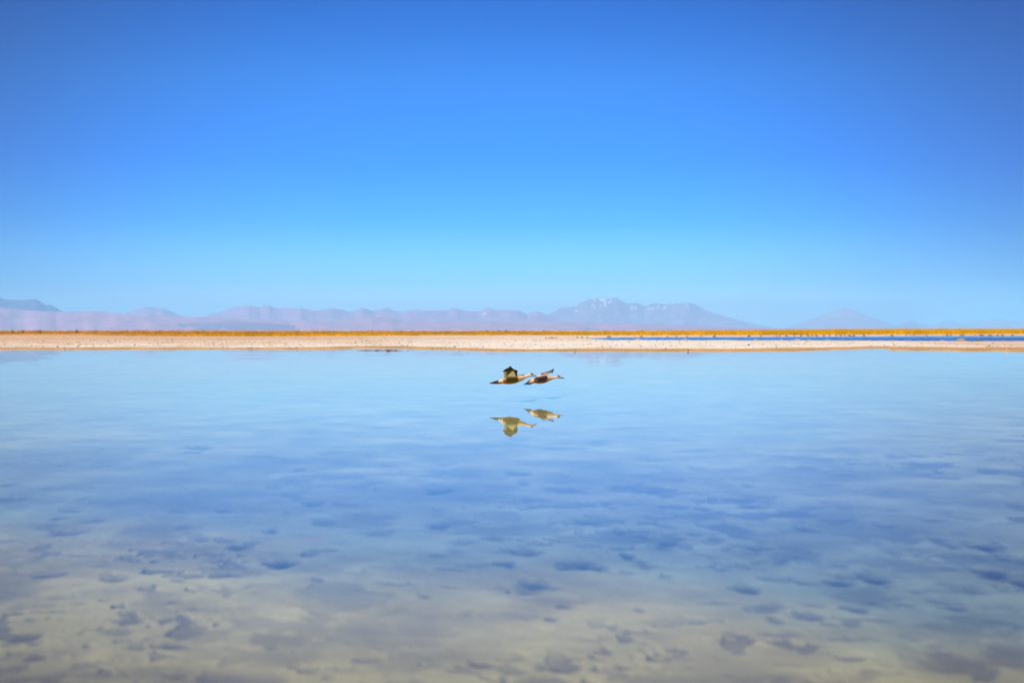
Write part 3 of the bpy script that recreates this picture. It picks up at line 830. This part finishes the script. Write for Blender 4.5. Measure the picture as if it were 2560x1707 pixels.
def wing_slab(B, L, T, chord_end=0.55, s_end=0.82, thick=0.011):
    ns, nc = 26, 10
    s = np.linspace(0, s_end, ns); ch = np.linspace(0, 1, nc)
    S, C = np.meshgrid(s, ch, indexing='ij')
    P = wing_pts(B, L, T, S.ravel(), (C * (chord_end * (1 - 0.35 * S / s_end))).ravel()).reshape(ns, nc, 3)
    du = np.gradient(P, axis=0); dv = np.gradient(P, axis=1)
    nr = np.cross(du, dv); nr /= np.linalg.norm(nr, axis=-1, keepdims=True) + 1e-9
    prof = thick * (0.55 + 0.9 * np.sqrt(np.clip(C * 3, 0, 1)) * (1 - C) ** 0.6) * (1 - 0.45 * S / s_end)
    top, bot = P + nr * prof[..., N] * .5, P - nr * prof[..., N] * .5
    V = np.concatenate([top.reshape(-1, 3), bot.reshape(-1, 3)])
    k = ns * nc
    gf = grid_faces(ns, nc)
    Fc = [tuple(x) for x in gf] + [tuple(x[::-1] + k) for x in gf]
    idx = lambda i, j: i * nc + j
    for i in range(ns - 1):
        for j in (0, nc - 1):
            q = (idx(i, j), idx(i + 1, j), idx(i + 1, j) + k, idx(i, j) + k)
            Fc.append(q if j else q[::-1])
    for j in range(nc - 1):
        for i in (0, ns - 1):
            q = (idx(i, j), idx(i, j + 1), idx(i, j + 1) + k, idx(i, j) + k)
            Fc.append(q[::-1] if i else q)
    return V, Fc


def feathers(B, L, T, spec, name, parent, away=0.0):
    """spec: list of (s_base, chord_base, s_tip, chord_tip, width_m, colour_base, colour_tip)"""
    V, Fc, Cc = [], [], []
    for i, (s0, c0, s1, c1, w, ca, cb_) in enumerate(spec):
        t = np.linspace(0, 1, 9)
        P = wing_pts(B, L, T, s0 + (s1 - s0) * t, c0 + (c1 - c0) * t)
        e = 0.02
        side = wing_pts(B, L, T, np.clip(s0 + (s1 - s0) * t + e, 0, 1), c0 + (c1 - c0) * t) - wing_pts(B, L, T, np.clip(s0 + (s1 - s0) * t - e, 0, 1), c0 + (c1 - c0) * t)
        ax = np.gradient(P, axis=0); ax /= np.linalg.norm(ax, axis=1, keepdims=True) + 1e-9
        side -= ax * (side * ax).sum(1, keepdims=True)
        side /= np.linalg.norm(side, axis=1, keepdims=True) + 1e-9
        nr = np.cross(ax, side)
        wp = w / 2 * np.clip(np.sqrt(np.clip(1 - t ** 5, 0.02, 1)) * (0.75 + 0.25 * t), 0.08, 1)
        P = P + np.array([0, away, 0]) + nr * (0.0012 * (i % 2) + 0.0004 * (i % 5)) 
        rows = np.stack([P - side * wp[:, N], P + nr * 0.0018, P + side * wp[:, N], P - nr * 0.0012], 1)      # thin lens section
        o = len(V) * 36
        V.append(rows.reshape(-1, 3))
        for r in range(8):
            for k in range(4):
                Fc.append((o + r * 4 + k, o + r * 4 + (k + 1) % 4, o + (r + 1) * 4 + (k + 1) % 4, o + (r + 1) * 4 + k))
        kk = sstep(0.45, 0.8, t)[:, N]
        cc = np.array(ca) * (1 - kk) + np.array(cb_) * kk
        Cc.append(np.repeat(cc, 4, 0))
    V = np.concatenate(V) - B.o
    return new_object(name, raw_mesh(name, V, Fc, MAT_FEATHER, np.concatenate(Cc)), parent)


def build_body(B, parts, paint):
    V, Fc, src = [], [], []
    for k, (v_, f_) in enumerate(parts):
        o = sum(len(x) for x in V)
        V.append(v_); src.append(np.full(len(v_), k))
        Fc += [tuple(int(j) + o for j in q) for q in f_]
    V = np.concatenate(V); src = np.concatenate(src)
    me = bpy.data.meshes.new("body")
    me.from_pydata((V - B.o).tolist(), [], Fc)
    bm = bmesh.new(); bm.from_mesh(me); bmesh.ops.recalc_face_normals(bm, faces=bm.faces); bm.to_mesh(me); bm.free()
    ob = new_object("body", me, B.root)
    md = ob.modifiers.new("r", 'REMESH'); md.mode = 'VOXEL'; md.voxel_size = 0.0032; md.use_smooth_shade = True
    sm = ob.modifiers.new("s", 'SMOOTH'); sm.iterations = 3; sm.factor = 0.5
    dg = bpy.context.evaluated_depsgraph_get()
    new = bpy.data.meshes.new_from_object(ob.evaluated_get(dg))
    ob.modifiers.clear(); ob.data = new; new.name = "body"
    P = np.empty(len(new.vertices) * 3, np.float32); new.vertices.foreach_get("co", P); P = P.reshape(-1, 3) + B.o
    kd = kdtree.KDTree(len(V))
    for i, p in enumerate(V): kd.insert(p, i)
    kd.balance()
    owner = np.array([src[kd.find(p)[1]] for p in P])
    a, b, d = B.inv(P)
    C = paint(a, b, d, owner)
    ca = new.color_attributes.new("Col", 'FLOAT_COLOR', 'POINT')
    q = np.ones((len(P), 4), np.float32); q[:, :3] = C
    ca.data.foreach_set("color", q.ravel())
    new.materials.clear(); new.materials.append(MAT_PLUMAGE)
    new.polygons.foreach_set("use_smooth", np.ones(len(new.polygons), bool))
    return ob


def ellip(a, b, ca, cb_, ra, rb, soft=0.3):
    return sstep(1 + soft, 1 - soft, np.sqrt(((a - ca) / ra) ** 2 + ((b - cb_) / rb) ** 2))


def mixc(C, k, colr):
    return C * (1 - k[:, N]) + np.array(colr) * k[:, N]


def bill_and_eyes(B, rings, eye, eye_d):
    v_, f_ = loft(B, rings, 14)
    tri = [q if len(q) == 4 else (q[0], q[1], q[2], q[2]) for q in f_]
    me = bpy.data.meshes.new("bill"); me.from_pydata((v_ - B.o).tolist(), [], [tuple(int(j) for j in q) for q in f_])
    ca = me.color_attributes.new("Col", 'FLOAT_COLOR', 'POINT')
    for i in range(len(v_)): ca.data[i].color = (0.10, 0.075, 0.085, 1)
    me.materials.append(MAT_BILL); me.polygons.foreach_set("use_smooth", np.ones(len(me.polygons), bool))
    new_object("bill", me, B.root)
    for sgn in (-1, 1):
        bm = bmesh.new(); bmesh.ops.create_uvsphere(bm, u_segments=12, v_segments=8, radius=0.0055)
        me = bpy.data.meshes.new("eye"); bm.to_mesh(me); bm.free()
        ca = me.color_attributes.new("Col", 'FLOAT_COLOR', 'POINT')
        for i in range(len(me.vertices)): ca.data[i].color = (0.02, 0.008, 0.005, 1)
        me.materials.append(MAT_EYE)
        o = new_object("eye", me, B.root)
        o.location = B.W(eye[0], eye[1], sgn * eye_d) - B.o


DARK, MAROON, WHITE = (0.022, 0.010, 0.015), (0.055, 0.014, 0.020), (0.88, 0.80, 0.68)
BUFF, CREAM, BELLY, FLANK = (0.64, 0.35, 0.125), (0.78, 0.51, 0.38), (0.42, 0.185, 0.04), (0.15, 0.078, 0.022)


def paint_body(a, b, d, top_of, bot_of, chest_a, rump_a, eye):
    """plumage of a crested duck by region"""
    tp, bt = top_of(a), bot_of(a)
    v = np.clip((b - tp) / np.maximum(bt - tp, 5), 0, 1)
    C = np.tile(np.array(BUFF), (len(a), 1))
    nz = fbm(a * 0.06, b * 0.09, 3, 3)
    mid = sstep(rump_a, rump_a + 60, a) * sstep(chest_a + 30, chest_a - 60, a)
    C = mixc(C, mid * sstep(0.25, 0.5, v) * 0.9, FLANK)
    C = mixc(C, mid * sstep(0.35, 0.6, nz) * 0.5, (0.09, 0.06, 0.03))
    C = mixc(C, mid * sstep(0.72, 0.95, v) * 0.85, BELLY)
    C = mixc(C, mid * sstep(0.22, 0.05, v) * 0.6, (0.20, 0.13, 0.07))
    C = mixc(C, sstep(rump_a + 50, rump_a, a) * 0.8, (0.82, 0.55, 0.30))
    C = mixc(C, ellip(a, b, chest_a + 60, np.interp(a, [0, 1], [0, 0]) + (tp + bt) / 2 - 10, 75, 90, .5) * 0.6, (0.80, 0.54, 0.28))
    C = mixc(C, sstep(chest_a + 90, chest_a + 240, a), CREAM)
    C = mixc(C, ellip(a, b, eye[0], eye[1] - 2, 46, 17), MAROON)
    return C


# ---- the trailing duck, near wing raised so that its underside shows
B1 = Bird(17.3, "buff duck at the rear of the pair, near wing raised high showing its pale underside")
B1.place(760, 500)
R1 = [(380, 560, 606, .9), (400, 549, 612, .95), (450, 515, 622, 1.0), (520, 475, 633, 1.05), (600, 442, 641, 1.1), (680, 422, 645, 1.12), (760, 410, 638, 1.12), (840, 402, 621, 1.08), (910, 398, 596, 1.0),
      (980, 403, 569, .95), (1040, 412, 537, .92), (1090, 415, 504, .9), (1130, 400, 481, .88), (1180, 375, 459, .85), (1220, 358, 446, .85), (1270, 349, 443, .86), (1310, 356, 442, .84), (1338, 376, 436, .8), (1354, 394, 428, .75)]
L1 = [(0, 880, 445, -.05), (.15, 900, 425, -.09), (.35, 886, 370, -.16), (.5, 906, 300, -.23), (.6, 880, 270, -.27), (.75, 805, 250, -.32), (.88, 755, 200, -.36), (1, 722, 166, -.39)]
T1 = [(0, 560, 478, -.05), (.15, 528, 455, -.10), (.35, 512, 385, -.18), (.5, 500, 325, -.24), (.6, 497, 300, -.27), (.7, 545, 255, -.30), (.8, 610, 220, -.33), (.9, 668, 196, -.36), (1, 722, 166, -.39)]
L1f = [(0, 925, 425, .05), (.3, 1000, 405, .14), (.5, 1065, 400, .22), (.7, 1085, 396, .31), (1, 1070, 388, .43)]
T1f = [(0, 640, 440, .05), (.3, 760, 418, .15), (.5, 830, 408, .24), (.7, 900, 400, .33), (1, 945, 386, .44)]
tp1 = lambda a: np.interp(a, [r[0] for r in R1], [r[1] for r in R1]); bt1 = lambda a: np.interp(a, [r[0] for r in R1], [r[2] for r in R1])


def paint1(a, b, d, owner):
    C = paint_body(a, b, d, tp1, bt1, 930, 480, (1275, 370))
    nw = (owner == 1) & (d < -0.075)
    W_ = np.tile(np.array((0.13, 0.085, 0.03)), (len(a), 1))
    tri = sstep(285, 310, b) * sstep(455, 440, b) * sstep(-8, 22, a - (606 + (430 - b) * 1.05)) * sstep(-8, 20, 862 - (430 - b) * 0.5 - a)
    W_ = mixc(W_, np.clip(tri, 0, 1), (1.0, 0.82, 0.64))
    W_ = mixc(W_, sstep(858, 872, a + (430 - b) * 0.42), (0.07, 0.03, 0.028))
    W_ = mixc(W_, sstep(300, 270, b), (0.055, 0.03, 0.028))
    C[nw] = W_[nw]
    fw = (owner == 2) & (d > 0.075)
    C[fw] = np.array((0.10, 0.045, 0.035))
    return C


build_body(B1, [loft(B1, R1), wing_slab(B1, L1, T1, 0.8), wing_slab(B1, L1f, T1f)], paint1)
OLV, TIP = (0.13, 0.08, 0.02), (0.03, 0.011, 0.018)
spec = []
for k in range(11):                                         # primaries
    s_ = 0.56 + 0.43 * k / 10
    spec.append((min(s_ * .75 + .2, .97) - .04, 0.18, s_, 1.0 + 0.03 * (k % 2), 0.024, OLV, TIP))
for k in range(13):                                         # secondaries with pale ends
    s_ = 0.04 + 0.5 * k / 12
    spec.append((s_, 0.35, s_, 0.99 + 0.02 * (k % 2), 0.030, (0.09, 0.055, 0.03), WHITE if 2 < k < 12 else (0.3, 0.2, 0.1)))
for k in range(12):                                         # dark greater coverts
    s_ = 0.05 + 0.55 * k / 11
    spec.append((s_, 0.35, s_, 0.78, 0.03, (0.07, 0.045, 0.018), (0.08, 0.05, 0.02)))
feathers(B1, L1, T1, spec, "wing_feathers", B1.root, 0.007)
spec = [(0.5 + 0.44 * k / 9, 0.2, 0.5 + .5 * k / 9, 1.0, 0.026, MAROON, TIP) for k in range(10)] + [(0.03 + 0.47 * k / 11, 0.35, 0.03 + .47 * k / 11, 0.98, 0.032, MAROON, (0.45, 0.36, 0.3)) for k in range(12)]
feathers(B1, L1f, T1f, spec, "wing_feathers", B1.root)
TL1 = [(0, 478, 620, -.05), (.5, 480, 582, 0), (1, 470, 545, .05)]
TT1 = [(0, 330, 633, -.06), (.2, 215, 629, -.04), (.4, 125, 613, -.01), (.6, 190, 594, .02), (.8, 265, 569, .045), (1, 345, 549, .06)]
feathers(B1, TL1, TT1, [(s_, 0.0, s_, 1.0, 0.034, (0.05, 0.022, 0.022), DARK) for s_ in np.linspace(0, 1, 14)], "tail_feathers", B1.root)
bill_and_eyes(B1, [(1345, 390, 432, .9), (1362, 405, 437, 1.1), (1385, 422, 444, 1.3), (1405, 433, 448, 1.5), (1418, 439, 449, 1.4)], (1290, 372), 0.0205)

# ---- the leading duck, near wing stretched towards the viewer, far wing raised
B2 = Bird(18.25, "buff duck leading the pair at right, far wing raised and bill stretched forward")
B2.place(1600, 520)
R2 = [(1225, 552, 592, .9), (1250, 525, 602, .95), (1310, 490, 612, 1.0), (1400, 452, 622, 1.08), (1470, 430, 633, 1.12), (1550, 416, 629, 1.12), (1640, 412, 606, 1.05), (1700, 415, 581, .98), (1750, 425, 557, .94), (1800, 438, 534, .9),
      (1850, 444, 509, .88), (1900, 434, 494, .86), (1940, 420, 491, .86), (1985, 410, 491, .86), (2020, 415, 491, .84), (2045, 434, 490, .8), (2058, 448, 486, .75)]
L2 = [(0, 1690, 425, -.05), (.25, 1700, 455, -.14), (.5, 1672, 490, -.24), (.75, 1590, 515, -.33), (1, 1440, 532, -.40)]
T2 = [(0, 1390, 465, -.05), (.25, 1345, 495, -.14), (.5, 1335, 515, -.24), (.75, 1365, 528, -.33), (1, 1440, 532, -.40)]
L2f = [(0, 1705, 425, .05), (.3, 1722, 366, .15), (.5, 1790, 343, .22), (.65, 1838, 336, .27), (.82, 1852, 312, .33), (1, 1860, 236, .41)]
T2f = [(0, 1425, 442, .05), (.25, 1455, 405, .14), (.42, 1545, 345, .21), (.6, 1640, 318, .27), (.75, 1735, 290, .32), (.88, 1812, 262, .37), (1, 1860, 236, .41)]
tp2 = lambda a: np.interp(a, [r[0] for r in R2], [r[1] for r in R2]); bt2 = lambda a: np.interp(a, [r[0] for r in R2], [r[2] for r in R2])


def paint2(a, b, d, owner):
    C = paint_body(a, b, d, tp2, bt2, 1690, 1300, (1995, 430))
    nw = (owner == 1) & (d < -0.075)
    C[nw] = np.array((0.032, 0.015, 0.021))
    fw = (owner == 2) & (d > 0.072)
    W_ = np.tile(np.array((0.46, 0.31, 0.24)), (len(a), 1))
    W_ = mixc(W_, sstep(.3, .7, fbm(a * .05, b * .08, 3, 5)) * .5, (0.32, 0.19, 0.13))
    W_ = mixc(W_, sstep(1780, 1830, a), (0.07, 0.03, 0.04))
    C[fw] = W_[fw]
    return C


build_body(B2, [loft(B2, R2), wing_slab(B2, L2, T2), wing_slab(B2, L2f, T2f)], paint2)
spec = [(0.5 + 0.44 * k / 9, 0.2, 0.52 + .46 * k / 9, 1.0, 0.026, (0.03, 0.014, 0.02), DARK) for k in range(10)] + [(0.03 + 0.47 * k / 11, 0.35, 0.03 + .47 * k / 11, 0.98, 0.032, (0.034, 0.016, 0.022), (0.05, 0.024, 0.028)) for k in range(12)]
feathers(B2, L2, T2, spec, "wing_feathers", B2.root)
spec = [(min(.52 + .44 * k / 10, .97), 0.15, 0.55 + .45 * k / 10, 1.0 + .03 * (k % 2), 0.024, (0.10, 0.05, 0.055), (0.04, 0.015, 0.03)) for k in range(11)] + \
       [(0.02 + .5 * k / 12, 0.35, 0.02 + .5 * k / 12, 1.0, 0.032, (0.42, 0.26, 0.20), (0.10, 0.05, 0.05) if k > 6 else WHITE) for k in range(13)]
feathers(B2, L2f, T2f, spec, "wing_feathers", B2.root)
TL2 = [(0, 1330, 602, -.05), (.5, 1305, 560, 0), (1, 1255, 520, .05)]
TT2 = [(0, 1190, 655, -.06), (.25, 1120, 648, -.04), (.45, 1040, 659, -.01), (.65, 1100, 618, .02), (.85, 1150, 585, .045), (1, 1200, 540, .06)]
feathers(B2, TL2, TT2, [(s_, 0.0, s_, 1.0, 0.030, (0.06, 0.028, 0.026), DARK) for s_ in np.linspace(0, 1, 14)] +
         [(s_, 0.0, s_, 0.5, 0.036, (0.72, 0.55, 0.36), (0.66, 0.48, 0.28)) for s_ in np.linspace(.3, .95, 8)], "tail_feathers", B2.root, -0.004)
bill_and_eyes(B2, [(2050, 443, 488, .9), (2070, 456, 491, 1.0), (2100, 468, 494, 1.2), (2140, 480, 497, 1.5), (2164, 487, 497, 1.3)], (2005, 432), 0.020)
